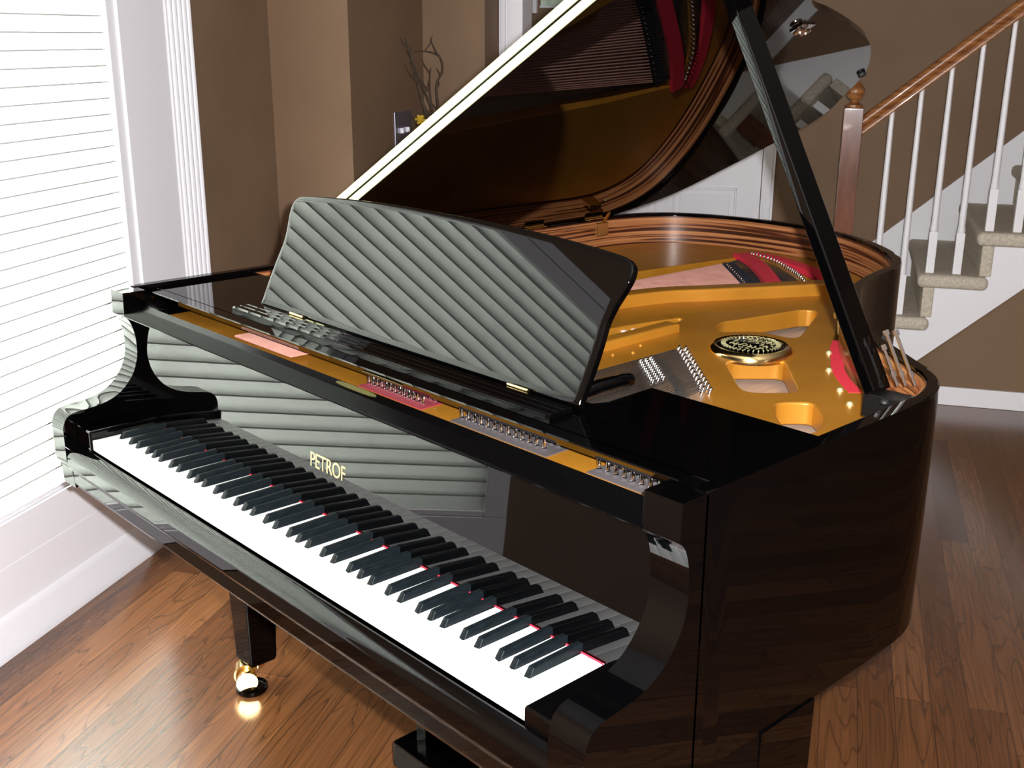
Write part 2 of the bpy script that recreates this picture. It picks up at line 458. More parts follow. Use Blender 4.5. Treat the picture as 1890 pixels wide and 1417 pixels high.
# open stringer face: stepped top, sloped bottom
pts = [(nos0+.05, 0)]
for k in range(NS):
    v0 = nos0 + k*RUN + .05; z = z1s + k*RISE - .045
    pts += [(v0, z), (v0+RUN, z)]
ve = nos0 + NS*RUN + .05
pts += [(ve, lowz(ve)), (1.517, 0)]
bm = bmesh.new(); prism(bm, pts, lambda a, b, h: (a, h, b), UB-.012, UB+.03); stb(bm, 'stringer', WHITE, 0)
bm = bmesh.new()
sk = lambda v: .528 + .887*(v-1.523)
v0 = 1.12; pts = [(v0, 0), (v0+.9, 0), (v0+2.9, sk(v0+2.9)-.80), (v0+2.9, sk(v0+2.9)), (v0, sk(v0))]
prism(bm, pts, lambda a, b, h: (a, h, b), UF-.02, UF-.001); stb(bm, 'skirt_board', WHITE, 0)
for k in range(NS):
    nv = nos0 + k*RUN; zt = z1s + k*RISE; bm = bmesh.new()
    # carpeted tread wrapped round the open side, rounded nosing + riser below
    add_box(bm, nv, nv+.272, UB-.035, UF-.02, zt-.056, zt, .022, 4)
    add_box(bm, nv+.025, nv+.072, UB-.016, UF-.02, zt-RISE, zt-.04, .008, 2)
    stb(bm, 'carpeted_step', CARPET, 45)

def rlb(bm, name, mat, parent=None, sm=30):
    for v in bm.verts: v.co -= Vector((ox, oy, 0))
    return bm_obj(name, bm, mat, parent or st, sm)
bm = bmesh.new(); s = .0385; cx, cy = 1.377, UB+.03
add_box(bm, cx-s, cx+s, cy-s, cy+s, z1s, 1.213, .003)
add_box(bm, cx-s-.006, cx+s+.006, cy-s-.006, cy+s+.006, z1s, z1s+.09, .004)
nw = rlb(bm, 'newel_post', NEWELW)
bm = bmesh.new()
lathe(bm, [(.031, -.001), (.035, .004), (.035, .012), (.022, .018), (.016, .026), (.019, .032), (.027, .036), (.029, .042), (.034, .050), (.038, .062), (.036, .074), (.029, .086), (.020, .097), (.010, .107), (.003, .111)], (cx, cy, 1.213), 28)
rlb(bm, 'finial', RAILW, nw)
rb = lambda v: 1.195 + .836*(v-1.523)
prof = [(-.019, 0), (.019, 0), (.022, .012), (.016, .026), (.024, .036), (.029, .05), (.027, .066), (.016, .078), (0, .082), (-.016, .078), (-.027, .066), (-.029, .05), (-.024, .036), (-.016, .026), (-.022, .012)]
bm = bmesh.new()
va, vb = 1.415, 3.6
r0 = [bm.verts.new((va, cy+a, rb(va)+b)) for a, b in prof]; r1 = [bm.verts.new((vb, cy+a, rb(vb)+b)) for a, b in prof]
n = len(prof)
for i in range(n): bm.faces.new((r0[i], r0[(i+1) % n], r1[(i+1) % n], r1[i]))
bm.faces.new(r0[::-1]); bm.faces.new(r1)
rlb(bm, 'handrail', RAILW, None, 50)
for i in range(14):
    v = 1.526 + i*.1045
    k = int((v+.012-nos0)//RUN); zb = z1s + k*RISE
    zt = rb(v) + .004; bm = bmesh.new()
    h1 = .17 + zb
    add_box(bm, v-.0165, v+.0165, cy-.0165, cy+.0165, zb, h1, .002)
    tube(bm, [(v, cy, h1-.002), (v, cy, h1+.01), (v, cy, h1+.03), (v, cy, h1+.3), (v, cy, zt)], [.014, .0165, .0135, .0125, .0095], 12)
    rlb(bm, 'baluster', WHITE)

# wall below the stairs + its baseboard
bm = bmesh.new()
pts = [(1.517, 0), (VR, 0), (VR, lowz(ve)), (ve, lowz(ve))]
prism(bm, pts, lambda a, b, h: (a, h, b), UB, UB+.02); room(bm, 'wall_under_stairs', WALLM, smooth=0)
bm = bmesh.new(); add_box(bm, 1.60, VR, UB-.015, UB, 0, .080, .004); room(bm, 'baseboard_right', WHITE)

# ------------------------------------------------------------------ small things on the left
sw = empty('light_switch', RW(-.281, 2.365, 1.138), A)
tag(sw, 'silver metal double light switch plate on the brown recess wall beyond the window', 'light switch')
bm = bmesh.new(); add_box(bm, 0, .006, -.088, .088, -.075, .075, .002); bm_obj('cover_plate', bm, SWITCHM, sw)
for q in (-.03, .03):
    bm = bmesh.new(); add_box(bm, .004, .018, q-.006, q+.006, -.006, .014, .002); bm_obj('toggle', bm, WHITE, sw)

vp = RW(-.10, 2.25, 0)
bm = bmesh.new(); lathe(bm, [(.07, 0), (.085, .02), (.10, .25), (.11, .45), (.09, .62), (.055, .70), (.05, .74), (.062, .76), (.055, .76), (.045, .73)], (0, 0, 0), 32)
va_ = bm_obj('floor_vase', bm, VASEM); va_.location = vp; va_.scale = (1, 1, 1.18)
tag(va_, 'tall dark floor vase behind the raised piano lid holding bare twigs', 'vase')
tw = empty('twig_bundle', vp + Vector((0, 0, .84))); tw.scale = (1, 1, .85)
tag(tw, 'bare dark curly twigs standing in the vase behind the raised piano lid', 'twigs')
def twig(pts, r):
    pp = catmull([(p[0], p[1]) for p in pts], 5); bm = bmesh.new()
    rs = [1.25*r*(1 - .75*i/(len(pp)-1)) for i in range(len(pp))]
    for i in range(6, len(pp)-2, 4):
        a, b = pp[i]; q = random.choice((-1, 1)); l = random.uniform(.02, .06)
        tube(bm, [RW(a, .03*math.sin(b*5+a*9), b), RW(a+q*l*.5, .01, b+l*.8), RW(a+q*l*.7, .0, b+l*1.5)], [.0022, .0018, .001], 5)
    tube(bm, [(RW(a, .03*math.sin(b*5+a*9), b)) for a, b in pp], rs, 6); bm_obj('twig', bm, TWIG, tw)
rng = random.Random(3)
# (across the view, height above vase mouth)
twig([(0, 0), (-.02, .22), (-.05, .42), (-.09, .60), (-.12, .75)], .006)
twig([(.0, 0), (-.03, .25), (-.02, .42), (-.06, .55), (-.10, .66), (-.12, .70)], .005)
twig([(.01, 0), (.0, .25), (.0, .45), (.0, .56), (.03, .62), (.02, .68), (-.04, .70), (-.09, .695)], .0045)
twig([(.01, 0), (.02, .28), (-.02, .42), (-.03, .55), (-.02, .63)], .004)
twig([(.02, 0), (.05, .25), (.10, .40), (.16, .47), (.20, .52)], .0045)
twig([(.02, 0), (.03, .28), (.07, .38), (.09, .45), (.085, .50)], .0035)
twig([(.02, 0), (.04, .22), (.11, .33), (.19, .37), (.24, .44)], .004)
twig([(.02, 0), (.06, .3), (.16, .44), (.22, .56), (.25, .66)], .0038)
twig([(-.01, 0), (-.04, .22), (-.08, .30), (-.12, .36)], .0035)
twig([(-.01, 0), (-.03, .15), (-.06, .30), (-.11, .44)], .003)
bm = bmesh.new()
for k in range(6):
    a = k*PI/3; M = Matrix.Translation((0, 0, 0)) @ Matrix.Rotation(a, 4, 'Y')
    vs = add_box(bm, .004, .03, -.004, .004, -.008, .008, .003, 2, 0, M)
lathe(bm, [(.002, -.008), (.01, -.004), (.012, .002), (.006, .01), (.001, .012)], (0, 0, 0), 12)
yb = bm_obj('blossom', bm, YELLOW, tw); yb.location = RW(-.055, -.02, .415)
yb.scale = (1, 1, .7)

# ================================================================== GRAND PIANO
gp = empty('grand_piano', (.614, .12, 0))
tag(gp, 'polished black grand piano with raised lid, gold iron frame and striped wood inner rim', 'grand piano')
O = gp.location.copy()
def part(name, bm, mat, parent=None, smooth=30):
    for v in bm.verts: v.co -= O
    return bm_obj(name, bm, mat, parent or gp, smooth)

# case outline (left front, round the tail, to right front)
XL, XR = -.123, 1.351
pl = [(XL, .16), (XL, .5), (XL, .9), (XL, 1.3), (XL, 1.5), (-.112, 1.60), (-.075, 1.70), (-.01, 1.775), (.09, 1.825), (.226, 1.852), (.40, 1.850), (.53, 1.812), (.64, 1.745), (.735, 1.665), (.80, 1.585),
      (.832, 1.515), (.845, 1.440), (.862, 1.355), (.888, 1.268), (.924, 1.185), (.974, 1.100), (1.034, 1.018), (1.086, .960), (1.134, .916), (1.184, .878), (1.242, .832), (1.292, .792), (1.326, .744), (1.346, .68), (1.3505, .61), (XR, .52), (XR, .35), (XR, .16)]
outer = catmull(pl, 6)
inner = offset_open(outer, -.020)
inner2 = offset_open(outer, -.026)
vi = [i for i, q in enumerate(outer) if q[1] > .40]; vi = slice(vi[0], vi[-1]+1)
def ring(bm, A_, B_, z0, z1, bev=0.):
    n = len(A_)
    V = [[bm.verts.new((*q, z)) for q in L] for L, z in ((A_, z0), (A_, z1), (B_, z1), (B_, z0))]
    es = []
    for i in range(n-1):
        for j in range(4):
            a, b = V[j], V[(j+1) % 4]
            bm.faces.new((a[i], a[i+1], b[i+1], b[i]))
    bm.faces.new([V[j][0] for j in range(4)]); bm.faces.new([V[j][-1] for j in range(3, -1, -1)])
    if bev:
        bm.edges.ensure_lookup_table()
        es = [e for e in bm.edges if abs(e.verts[0].co.z-z1) < 1e-6 and abs(e.verts[1].co.z-z1) < 1e-6 and
              ((e.verts[0] in V[1] and e.verts[1] in V[1]) or (e.verts[0] in V[2] and e.verts[1] in V[2]))]
        bmesh.ops.bevel(bm, geom=es, offset=bev, segments=3, profile=.5, affect='EDGES')
bm = bmesh.new(); ring(bm, outer, inner, .62, 1.0, .004); part('rim', bm, LACQ)
bm = bmesh.new(); ring(bm, inner[vi], inner2[vi], .84, .992); part('inner_rim', bm, VENEER, None, 60)
# bottom / soundboard
sbp = [(a, b) for a, b in inner2 if b > .2]
bm = bmesh.new(); prism(bm, sbp[::-1], lambda a, b, h: (a, b, h), .858, .868); part('soundboard', bm, SOUNDB)
bm = bmesh.new()
for a0, a1, yy in ((-.06, 1.28, .42), (-.06, 1.16, .85), (-.06, .85, 1.28)):
    add_box(bm, a0, a1, yy, yy+.07, .64, .76, .004)
part('back_brace', bm, LACQ_DULL)

# arms
arm = [(.118, .998), (.117, .950), (.127, .938), (.134, .915), (.1365, .888), (.134, .860), (.122, .830), (.100, .804), (.075, .789), (.050, .782), (.026, .779), (.004, .7775), (-.012, .774), (-.023, .765), (-.029, .750), (-.030, .735), (-.030, .68), (-.028, .667), (-.021, .662), (-.019, .62), (.165, .62), (.165, .998)]
c1 = catmull(arm[1:16], 4)
armp = [arm[0]] + c1 + arm[16:]
for x0 in (XL, XR-.057):
    bm = bmesh.new(); prism(bm, armp, lambda a, b, h: (h, a, b), x0, x0+.057, .0010, 2); part('arm', bm, LACQ, None, 35)

# keybed + keyslip
bm = bmesh.new(); add_box(bm, XL+.05, XR-.05, 0.0, .40, .625, .690, .003); part('keybed', bm, LACQ)
ks = [(-.0014, .690), (-.0014, .7085), (-.0028, .7110), (-.0055, .7118), (-.0085, .7108), (-.0150, .7075), (-.0215, .7030), (-.0262, .6975), (-.0288, .690), (-.0295, .672), (-.027, .664), (-.0225, .660), (-.0205, .655), (-.0195, .632), (-.016, .624), (-.008, .62), (.03, .62), (.03, .690)]
bm = bmesh.new(); prism(bm, ks, lambda a, b, h: (h, a, b), -.0655, 1.2935); part('keyslip', bm, LACQ, None, 50)
for x0, x1, zt in ((-.0655, -.0015, .752), (1.2265, 1.2935, .738)):
    bm = bmesh.new(); add_box(bm, x0, x1, -.004, .138, .691, zt, .004, 3); part('key_block', bm, LACQ)

# keys
W = .02356
KF, KB, KT = 0.0, .139, .735
# note pattern starting at A0
names = []
seq = ['A', 'B', 'C', 'D', 'E', 'F', 'G']
has_sharp = {'A': 1, 'B': 0, 'C': 1, 'D': 1, 'E': 0, 'F': 1, 'G': 1}
boff = {'A': .0035, 'C': -.0030, 'D': .0030, 'F': -.0038, 'G': 0}
BW = .0112
key_protos = {}
def white_key(lc, rc):
    k = (round(lc, 4), round(rc, 4))
    if k in key_protos: return key_protos[k]
    g = .0005
    yb = .0435
    pts = [(g, KF), (W-g, KF)]
    if rc: pts += [(W-g, yb), (W-rc, yb), (W-rc, KB)]
    else: pts += [(W-g, KB)]
    if lc: pts += [(lc, KB), (lc, yb), (g, yb)]
    else: pts += [(g, KB)]
    bm = bmesh.new(); prism(bm, pts, lambda a, b, h: (a, b, h), -.021, 0, .0009, 2)
    bmesh.ops.recalc_face_normals(bm, faces=bm.faces[:])
    me = bpy.data.meshes.new('white_key'); bm.to_mesh(me); bm.free(); me.materials.append(IVORY)
    for p in me.polygons: p.use_smooth = True
    me.set_sharp_from_angle(angle=math.radians(35))
    key_protos[k] = me; return me
bm = bmesh.new()
# tapered ebony sharp: sloped nose, rounded top edges
hb, ht = BW/2, .0046; top = .0118
y0, y1 = .0445, .1385
V = [(-hb, y0, -.012), (hb, y0, -.012), (hb, y1, -.012), (-hb, y1, -.012), (-hb, y0, 0), (hb, y0, 0), (hb, y1, 0), (-hb, y1, 0),
     (-ht, y0+.0075, top), (ht, y0+.0075, top), (ht, y1, top+.0005), (-ht, y1, top+.0005)]
vv = [bm.verts.new(v) for v in V]
for f in ((0, 3, 2, 1), (0, 1, 5, 4), (1, 2, 6, 5), (2, 3, 7, 6), (3, 0, 4, 7), (4, 5, 9, 8), (5, 6, 10, 9), (6, 7, 11, 10), (7, 4, 8, 11), (8, 9, 10, 11)):
    bm.faces.new([vv[i] for i in f])
bm.edges.ensure_lookup_table()
es = [e for e in bm.edges if (e.verts[0] in vv[8:] and e.verts[1] in vv[8:]) or ((e.verts[0] in vv[8:10]) != (e.verts[1] in vv[8:10]))]
bmesh.ops.bevel(bm, geom=es, offset=.0011, segments=3, profile=.5, affect='EDGES')
bmesh.ops.recalc_face_normals(bm, faces=bm.faces[:])
bk_me = bpy.data.meshes.new('black_key'); bm.to_mesh(bk_me); bm.free(); bk_me.materials.append(EBONY)
for p in bk_me.polygons: p.use_smooth = True
bk_me.set_sharp_from_angle(angle=math.radians(35))
prevc = 0
for i in range(52):
    nme = seq[i % 7]; hs = has_sharp[nme] and i < 51
    if hs:
        cxk = (i+1)*W + boff[nme]; rc = (i+1)*W - (cxk - BW/2) + .0007; nl = (cxk + BW/2) - (i+1)*W + .0007
    else: rc = 0; nl = 0
    o = bpy.data.objects.new('white_key', white_key(prevc, rc)); COL.objects.link(o); o.parent = gp; o.location = Vector((i*W, 0, KT)) - O
    prevc = nl
    if hs:
        o = bpy.data.objects.new('black_key', bk_me); COL.objects.link(o); o.parent = gp; o.location = Vector((cxk, 0, KT)) - O
bm = bmesh.new(); add_box(bm, 0, 1.225, .1338, .1365, .729, .7364, .0008); part('felt_strip', bm, FELT_RED)

# fallboard (leans back a little) with the maker's name
ta = math.tan(math.radians(3.8))
bm = bmesh.new(); prism(bm, [(.1375, .733), (.1375+.218*ta, .951), (.1570+.218*ta, .951), (.1575, .733)], lambda a, b, h: (h, a, b), -.0655, 1.2935, .0015); fb = part('fallboard', bm, LACQ)
tx = bpy.data.curves.new('lettering', 'FONT'); tx.body = 'PETROF'; tx.size = .036; tx.extrude = .0002; tx.align_x = 'CENTER'; tx.align_y = 'CENTER'; tx.space_character = .95
to = bpy.data.objects.new('tmp', tx); me = bpy.data.meshes.new_from_object(to); bpy.data.objects.remove(to)
xs = [v.co.x for v in me.vertices]; ys = [v.co.y for v in me.vertices]
sx = .100/(max(xs)-min(xs)); sy = .0255/(max(ys)-min(ys)); mx, my = (max(xs)+min(xs))/2, (max(ys)+min(ys))/2
for v in me.vertices:
    a, b, c = (v.co.x-mx)*sx, (v.co.y-my)*sy, v.co.z
    zz = .8195 + b; v.co = Vector((.606+a, .1375 + (zz-.733)*ta - .0006 - c, zz)) - O
me.materials.clear(); me.name = 'lettering'
lt = link('lettering', me, GILT, fb, 0); lt['label'] = 'gilt capital letters'

# front rail above fallboard
fr = [(.1200, .9480), (.1175, .9490), (.1160, .9515), (.1168, .9545), (.1325, .9690), (.1345, .9700), (.1365, .9698), (.1490, .9735), (.1505, .9725), (.1510, .9690), (.1510, .9480)]
bm = bmesh.new(); prism(bm, fr, lambda a, b, h: (h, a, b), -.0655, 1.2935); rail = part('front_rail', bm, SATIN, None, 35)
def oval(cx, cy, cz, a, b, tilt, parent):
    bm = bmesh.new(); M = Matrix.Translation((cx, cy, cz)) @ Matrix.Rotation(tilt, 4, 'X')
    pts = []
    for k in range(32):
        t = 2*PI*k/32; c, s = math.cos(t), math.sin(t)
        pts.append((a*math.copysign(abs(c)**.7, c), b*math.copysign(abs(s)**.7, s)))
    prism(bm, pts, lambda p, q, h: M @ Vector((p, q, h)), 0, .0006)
    o = part('oval_reflection', bm, OLIVE, parent); return o  # reflection in the black finish, put in as a thin olive plate
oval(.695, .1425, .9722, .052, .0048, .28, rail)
for x0, x1 in ((-.0655, .018), (1.272, 1.2935)):
    bm = bmesh.new(); add_box(bm, x0, x1, .1495, .1700, .950, .9735, .001); part('slot_block', bm, SATIN)

# music shelf: front bar + side leaves, black top
sh = [(-.0655, .205), (1.2935, .205), (1.330, .206), (1.330, .437), (1.03, .437), (1.040, .425), (1.042, .335), (1.03, .31), (.205, .31), (.193, .335), (.195, .425), (.205, .437), (-.102, .437), (-.102, .206)]
bm = bmesh.new(); prism(bm, sh, lambda a, b, h: (a, b, h), .974, .992, .0035, 3); shelf = part('music_shelf', bm, LACQ, None, 35)
bm = bmesh.new(); prism(bm, [(.1800, .9900), (.1812, .9920), (.2075, .9920), (.2075, .9745), (.1950, .9745), (.1938, .9755)], lambda a, b, h: (h, a, b), -.0655, 1.2935); part('shelf_nose', bm, LACQ, shelf, 25)
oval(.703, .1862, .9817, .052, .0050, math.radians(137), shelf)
bm = bmesh.new()
lp = [(.218, .992), (.2185, .998), (.222, 1.0005), (.232, 1.0005), (.234, .999), (.236, 1.0005), (.246, 1.0005), (.248, .999), (.250, 1.0005), (.262, 1.0005), (.264, .9925)]
prism(bm, lp, lambda a, b, h: (h, a, b), .187, 1.040, .001); part('desk_ledge', bm, LACQ, shelf, 25)

# music desk panel with softly cushioned edge
BT = .4618
cdx = .6195
rh = [(1.041, 0), (1.0415, .03), (1.0415, .07), (1.040, .10), (1.0385, .125), (1.042, .148), (1.048, .168), (1.0535, .19), (1.052, .206), (1.042, .2165), (1.02, .2215), (.951, .2275), (.86, .2325), (.736, .2358), (.62, .2365)]
rh = [(rh[0][0], 0)] + catmull(rh, 4)[1:]
outl = [(2*cdx-a, b) for a, b in rh[::-1][1:]]
outl = rh + outl       # counter-clockwise seen from the front
st_, ct_ = math.sin(BT), math.cos(BT)
def DK(a, t, w):      # w = out of the front face (towards the player)
    return Vector((a, .272 + t*st_ - w*ct_, .9985 + t*ct_ + w*st_))
bm = bmesh.new(); rings = []
lev = [(0, -.012), (0, -.0032), (.0006, -.0020), (.0018, -.0011), (.0040, -.0005), (.0075, -.00015), (.012, 0)]
for off, w in lev:
    q = offset_closed(outl, off) if off else outl
    rings.append([bm.verts.new(DK(a, t, w)) for a, t in q])
for A_, B_ in zip(rings, rings[1:]):
    for i in range(len(outl)): bm.faces.new((A_[i], A_[(i+1) % len(outl)], B_[(i+1) % len(outl)], B_[i]))
bm.faces.new(rings[-1]); bm.faces.new(rings[0][::-1])
desk = part('music_desk', bm, LACQ, None, 50)
for xh in (.335, .925):
    bm = bmesh.new(); add_box(bm, xh-.022, xh+.022, .2645, .2705, .9985, 1.0035, .001)
    tube(bm, [(xh-.022, .2665, 1.003), (xh+.022, .2665, 1.003)], .0018, 8)
    part('desk_hinge', bm, BRASS, desk)
# folding support behind the desk
bm = bmesh.new(); tube(bm, [(.99, .325, .995), (1.0, .36, 1.002), (1.005, .40, 1.003), (1.0, .425, .998)], .010, 12); part('desk_support', bm, LACQ, desk)

# --- iron frame
PZ0, PZ1 = .878, .917
ins = [q for q in offset_open(outer, -.034) if q[1] > .19]
pout = round_poly([(-.05, .19), (1.28, .19)], .001, 1)
plate_out = ins[::-1] 
O1 = [(.10, .42), (.15, .80), (.185, 1.10), (.212, 1.33), (.226, 1.45), (.245, 1.56), (.262, 1.66), (.270, 1.735), (.30, 1.765), (.381, 1.755), (.470, 1.735), (.540, 1.68), (.60, 1.60), (.640, 1.535), (.632, 1.49), (.612, 1.44), (.582, 1.375), (.555, 1.325), (.530, 1.297), (.505, 1.285), (.470, 1.278), (.448, 1.262), (.434, 1.225), (.418, 1.185), (.389, 1.09), (.35, .95), (.30, .42)]
O2 = [(.53, .62), (.556, .80), (.566, .90), (.580, .97), (.597, 1.045), (.611, 1.036), (.617, .97), (.616, .90), (.614, .80), (.61, .62)]
H1 = [(.724, 1.008), (.700, 1.031), (.680, 1.077), (.700, 1.157), (.727, 1.297), (.75, 1.318), (.772, 1.297), (.81, 1.208), (.858, 1.098), (.850, 1.076), (.812, 1.076), (.775, 1.073)]
H2 = [(.866, .860), (.93, .929), (.949, .917), (1.009, .849), (1.056, .797), (1.058, .775), (1.01, .722), (.986, .729), (.927, .785), (.875, .833)]
H3 = [(1.071, .705), (1.108, .750), (1.127, .739), (1.171, .692), (1.197, .631), (1.176, .600), (1.121, .640)]
O3 = [(.78, .42), (.780, .587), (.775, .703), (.764, .80), (.748, .842), (.765, .846), (.86, .759), (.953, .675), (1.03, .55), (1.06, .42)]
holes = [catmull(round_poly(h, .02, 2), 2, True) for h in (H1, H2, H3)] + [round_poly(h, .012, 3) for h in (O1, O2, O3)]
frame = plate2d('iron_frame', [plate_out] + holes, PZ0, PZ1, .004, GOLDPLATE, None)
frame.parent = gp
for v in frame.data.vertices: v.co -= O
# struts (raised gold bars on the frame)
def strut(pts, w, h, bev=.006, name='strut', z0=PZ1-.008):
    bm = bmesh.new(); c = catmull(pts, 5) if len(pts) > 2 else pts
    L_ = offset_open(c, w/2); R__ = offset_open(c, -w/2)
    ring(bm, L_, R__, z0, z0+h)
    es = [e for e in bm.edges if e.verts[0].co.z > z0+h-1e-5 and e.verts[1].co.z > z0+h-1e-5 and len(e.link_faces) == 2 and min(f.normal.z for f in e.link_faces) < .5]
    bm.normal_update()
    es = [e for e in bm.edges if e.verts[0].co.z > z0+h-1e-5 and e.verts[1].co.z > z0+h-1e-5 and e.is_manifold and abs(e.link_faces[0].normal.z - e.link_faces[1].normal.z) > .5]
    bmesh.ops.bevel(bm, geom=es, offset=bev, segments=3, profile=.5, affect='EDGES')
    return part(name, bm, GOLDPLATE, frame, 40)
strut([(.34, .25), (.40, .80), (.455, 1.10), (.525, 1.235), (.60, 1.36), (.68, 1.50)], .046, .036)
strut([(.66, .25), (.655, .70), (.655, .95)], .034, .026)
# ring boss and black medallion
mc = (.856, .936)
bm = bmesh.new(); lathe(bm, [(.080, PZ1-.006), (.080, PZ1+.003), (.076, PZ1+.010), (.070, PZ1+.014), (.064, PZ1+.013), (.062, PZ1+.008)], (*mc, 0), 56); ms = part('medallion_ring', bm, BRASS, frame, 40)
bm = bmesh.new(); lathe(bm, [(.063, PZ1), (.063, PZ1+.012), (.055, PZ1+.0145), (.002, PZ1+.0150)], (*mc, 0), 48); md = part('medallion', bm, LACQ, frame, 40)
bm = bmesh.new(); z = PZ1+.0150; rr = random.Random(5)
for k in range(36):
    a = 2*PI*k/36; tube(bm, [(mc[0]+.056*math.cos(a), mc[1]+.056*math.sin(a), z+.0004), (mc[0]+.047*math.cos(a+.05), mc[1]+.047*math.sin(a+.05), z+.0004)], .0012, 5)
for k in range(7):
    x = -.030 + k*.010; tube(bm, [(mc[0]+x, mc[1]-.026, z), (mc[0]+x+.002, mc[1]-.014, z)], .0013, 5)
    tube(bm, [(mc[0]+x, mc[1]+.022, z), (mc[0]+x+.003, mc[1]+.032, z)], .0011, 5)
for k in range(46):
    a = rr.random()*2*PI; r = .038*math.sqrt(rr.random()); b = rr.random()*PI; l = .003 + rr.random()*.005
    px, py = mc[0]+r*math.cos(a)*1.05, mc[1]+r*math.sin(a)
    tube(bm, [(px, py, z), (px+l*math.cos(b), py+l*math.sin(b), z)], .0009, 5)
part('medallion_relief', bm, BRASS_PALE, frame)
# cast crest ornament, small bosses
bm = bmesh.new()
for q, r in (((.600, .80), .006), ((.640, .76), .005), ((.655, .80), .005), ((.648, .84), .005), ((.662, .70), .004), ((.690, .67), .004), ((.70, .72), .004), ((.715, .76), .004), ((.69, .81), .004)):
    lathe(bm, [(r, PZ1-.001), (r*.9, PZ1+.0025), (r*.4, PZ1+.004), (.0004, PZ1+.0042)], (*q, 0), 12)
part('cast_ornament', bm, GOLDPLATE, frame)

# strings, pins, felts
def wire(p, q, r, n=6, mi=0, bm=None):
    own = bm is None
    if own: bm = bmesh.new()
    tube(bm, [p, q], r, n, True, mi)
    return bm
NB = 40
B0 = catmull([(.283, 1.62), (.395, 1.519), (.495, 1.425), (.584, 1.328)], 14)
HT = catmull([(.295, 1.706), (.379, 1.68), (.466, 1.62), (.542, 1.557), (.624, 1.472)], 12)
def along(L_, t):
    f = t*(len(L_)-1); i = min(int(f), len(L_)-2); f -= i
    return (L_[i][0]*(1-f)+L_[i+1][0]*f, L_[i][1]*(1-f)+L_[i+1][1]*f)
for k in range(NB):
    t = k/(NB-1); x0 = .225 + .190*t; e = along(B0, t); h = along(HT, t)
    bm = bmesh.new(); zt = .911; f = .25/(e[1]-.2)
    tube(bm, [(x0, .20, .953), (x0+.001, .31, .952), (x0+(e[0]-x0)*f, .45, zt), (e[0]-.004, e[1]-.012, zt)], .0021-.0005*t, 7, True, 0)
    tube(bm, [(e[0]-.004, e[1]-.012, zt), (*h, zt+.008)], .0009, 5, True, 1)
    part('bass_string', bm, [COPPER, STEEL_DARK], None)
def strip(name, c, w, z0, z1, mat, parent=None, bev=0.):
    bm = bmesh.new(); cc = catmull(c, 6); ring(bm, offset_open(cc, w/2), offset_open(cc, -w/2), z0, z1); return part(name, bm, mat, parent)
strip('bass_bridge', [(.27, 1.65), (.40, 1.532), (.505, 1.44), (.605, 1.335)], .032, .868, .9095, STEEL_DARK)
strip('string_felt', [(.262, 1.712), (.355, 1.648), (.465, 1.543), (.575, 1.425)], .040, .912, .9265, FELT_RED)
strip('string_felt', [(.262, 1.765), (.35, 1.755), (.45, 1.715), (.535, 1.665), (.60, 1.60)], .036, .905, .921, FELT_RED)
strip('hitch_rail', [(.28, 1.725), (.379, 1.695), (.466, 1.635), (.542, 1.572), (.632, 1.482)], .022, .87, .922, GOLDPLATE)
# pins
bm = bmesh.new(); lathe(bm, [(.0022, 0), (.0022, .010), (.0016, .012), (.0003, .0122)], (0, 0, 0), 8)
pin_me = bpy.data.meshes.new('hitch_pin')
bmesh.ops.recalc_face_normals(bm, faces=bm.faces[:]); bm.to_mesh(pin_me); bm.free(); pin_me.materials.append(CHROME)
for p in pin_me.polygons: p.use_smooth = True
def pin(name, me, x, y, z, s=1, rz=0, tilt=0):
    o = bpy.data.objects.new(name, me); COL.objects.link(o); o.parent = gp; o.location = Vector((x, y, z)) - O
    o.scale = (s, s, s); o.rotation_euler = (tilt, 0, rz); return o
for k in range(26):
    h = along(HT, k/25); pin('hitch_pin', pin_me, h[0]+.002, h[1]+.006, .921, 1.15, 0, -.3)
for k in range(20):
    e = along(B0, .08 + .92*k/19); pin('bridge_pin', pin_me, e[0]+.004, e[1]-.006, .908, .9)
NT = 34
P3a = [(.789, .70), (.885, .625)]; P3b = [(.768, .823), (.962, .648)]
for k in range(NT):
    t = k/(NT-1); xb, yb_ = P3b[0][0] + t*(P3b[1][0]-P3b[0][0]), P3b[0][1] + t*(P3b[1][1]-P3b[0][1])
    bm = bmesh.new(); tube(bm, [(xb+.012+.03*t, .315, .930), (xb, yb_, .924)], .0011, 5); part('treble_string', bm, STEEL)
strip('treble_bridge', [(.772, .735), (.84, .68), (.90, .63), (.97, .56)], .030, .868, .921, MAPLE)
strip('treble_felt', [(.765, .775), (.83, .727), (.90, .672), (.985, .60)], .022, .868, .912, FELT_GREY)
strip('treble_felt', [(.758, .812), (.84, .748), (.94, .665), (1.0, .60)], .03, .868, .915, MAPLE)
for k in range(13):
    t = k/12; x, y = P3b[0][0] + t*(P3b[1][0]-P3b[0][0]), P3b[0][1] + t*(P3b[1][1]-P3b[0][1])
    for j in range(2): pin('hitch_pin', pin_me, x + j*.011, y + .001 + j*.006, .914, 1.5, 0, -.6)
for k in range(10):
    t = k/9; x, y = .79 + t*.095, .715 - t*.078
    for j in range(3): pin('bridge_pin', pin_me, x + .002, y - .014*j, .919, 1.5, 0, -.5)
# slot / long gap contents
bm = bmesh.new()
for k, q in enumerate(((.572, .90), (.578, .925), (.586, .95))):
    add_box(bm, q[0]-.012, q[0]+.016, q[1]-.006, q[1]+.006, .885, .909, .003)
part('damper_felt', bm, IVORY)
bm = bmesh.new(); add_box(bm, .583, .606, .972, .992, .885, .910, .003); part('damper_felt', bm, FELT_RED)
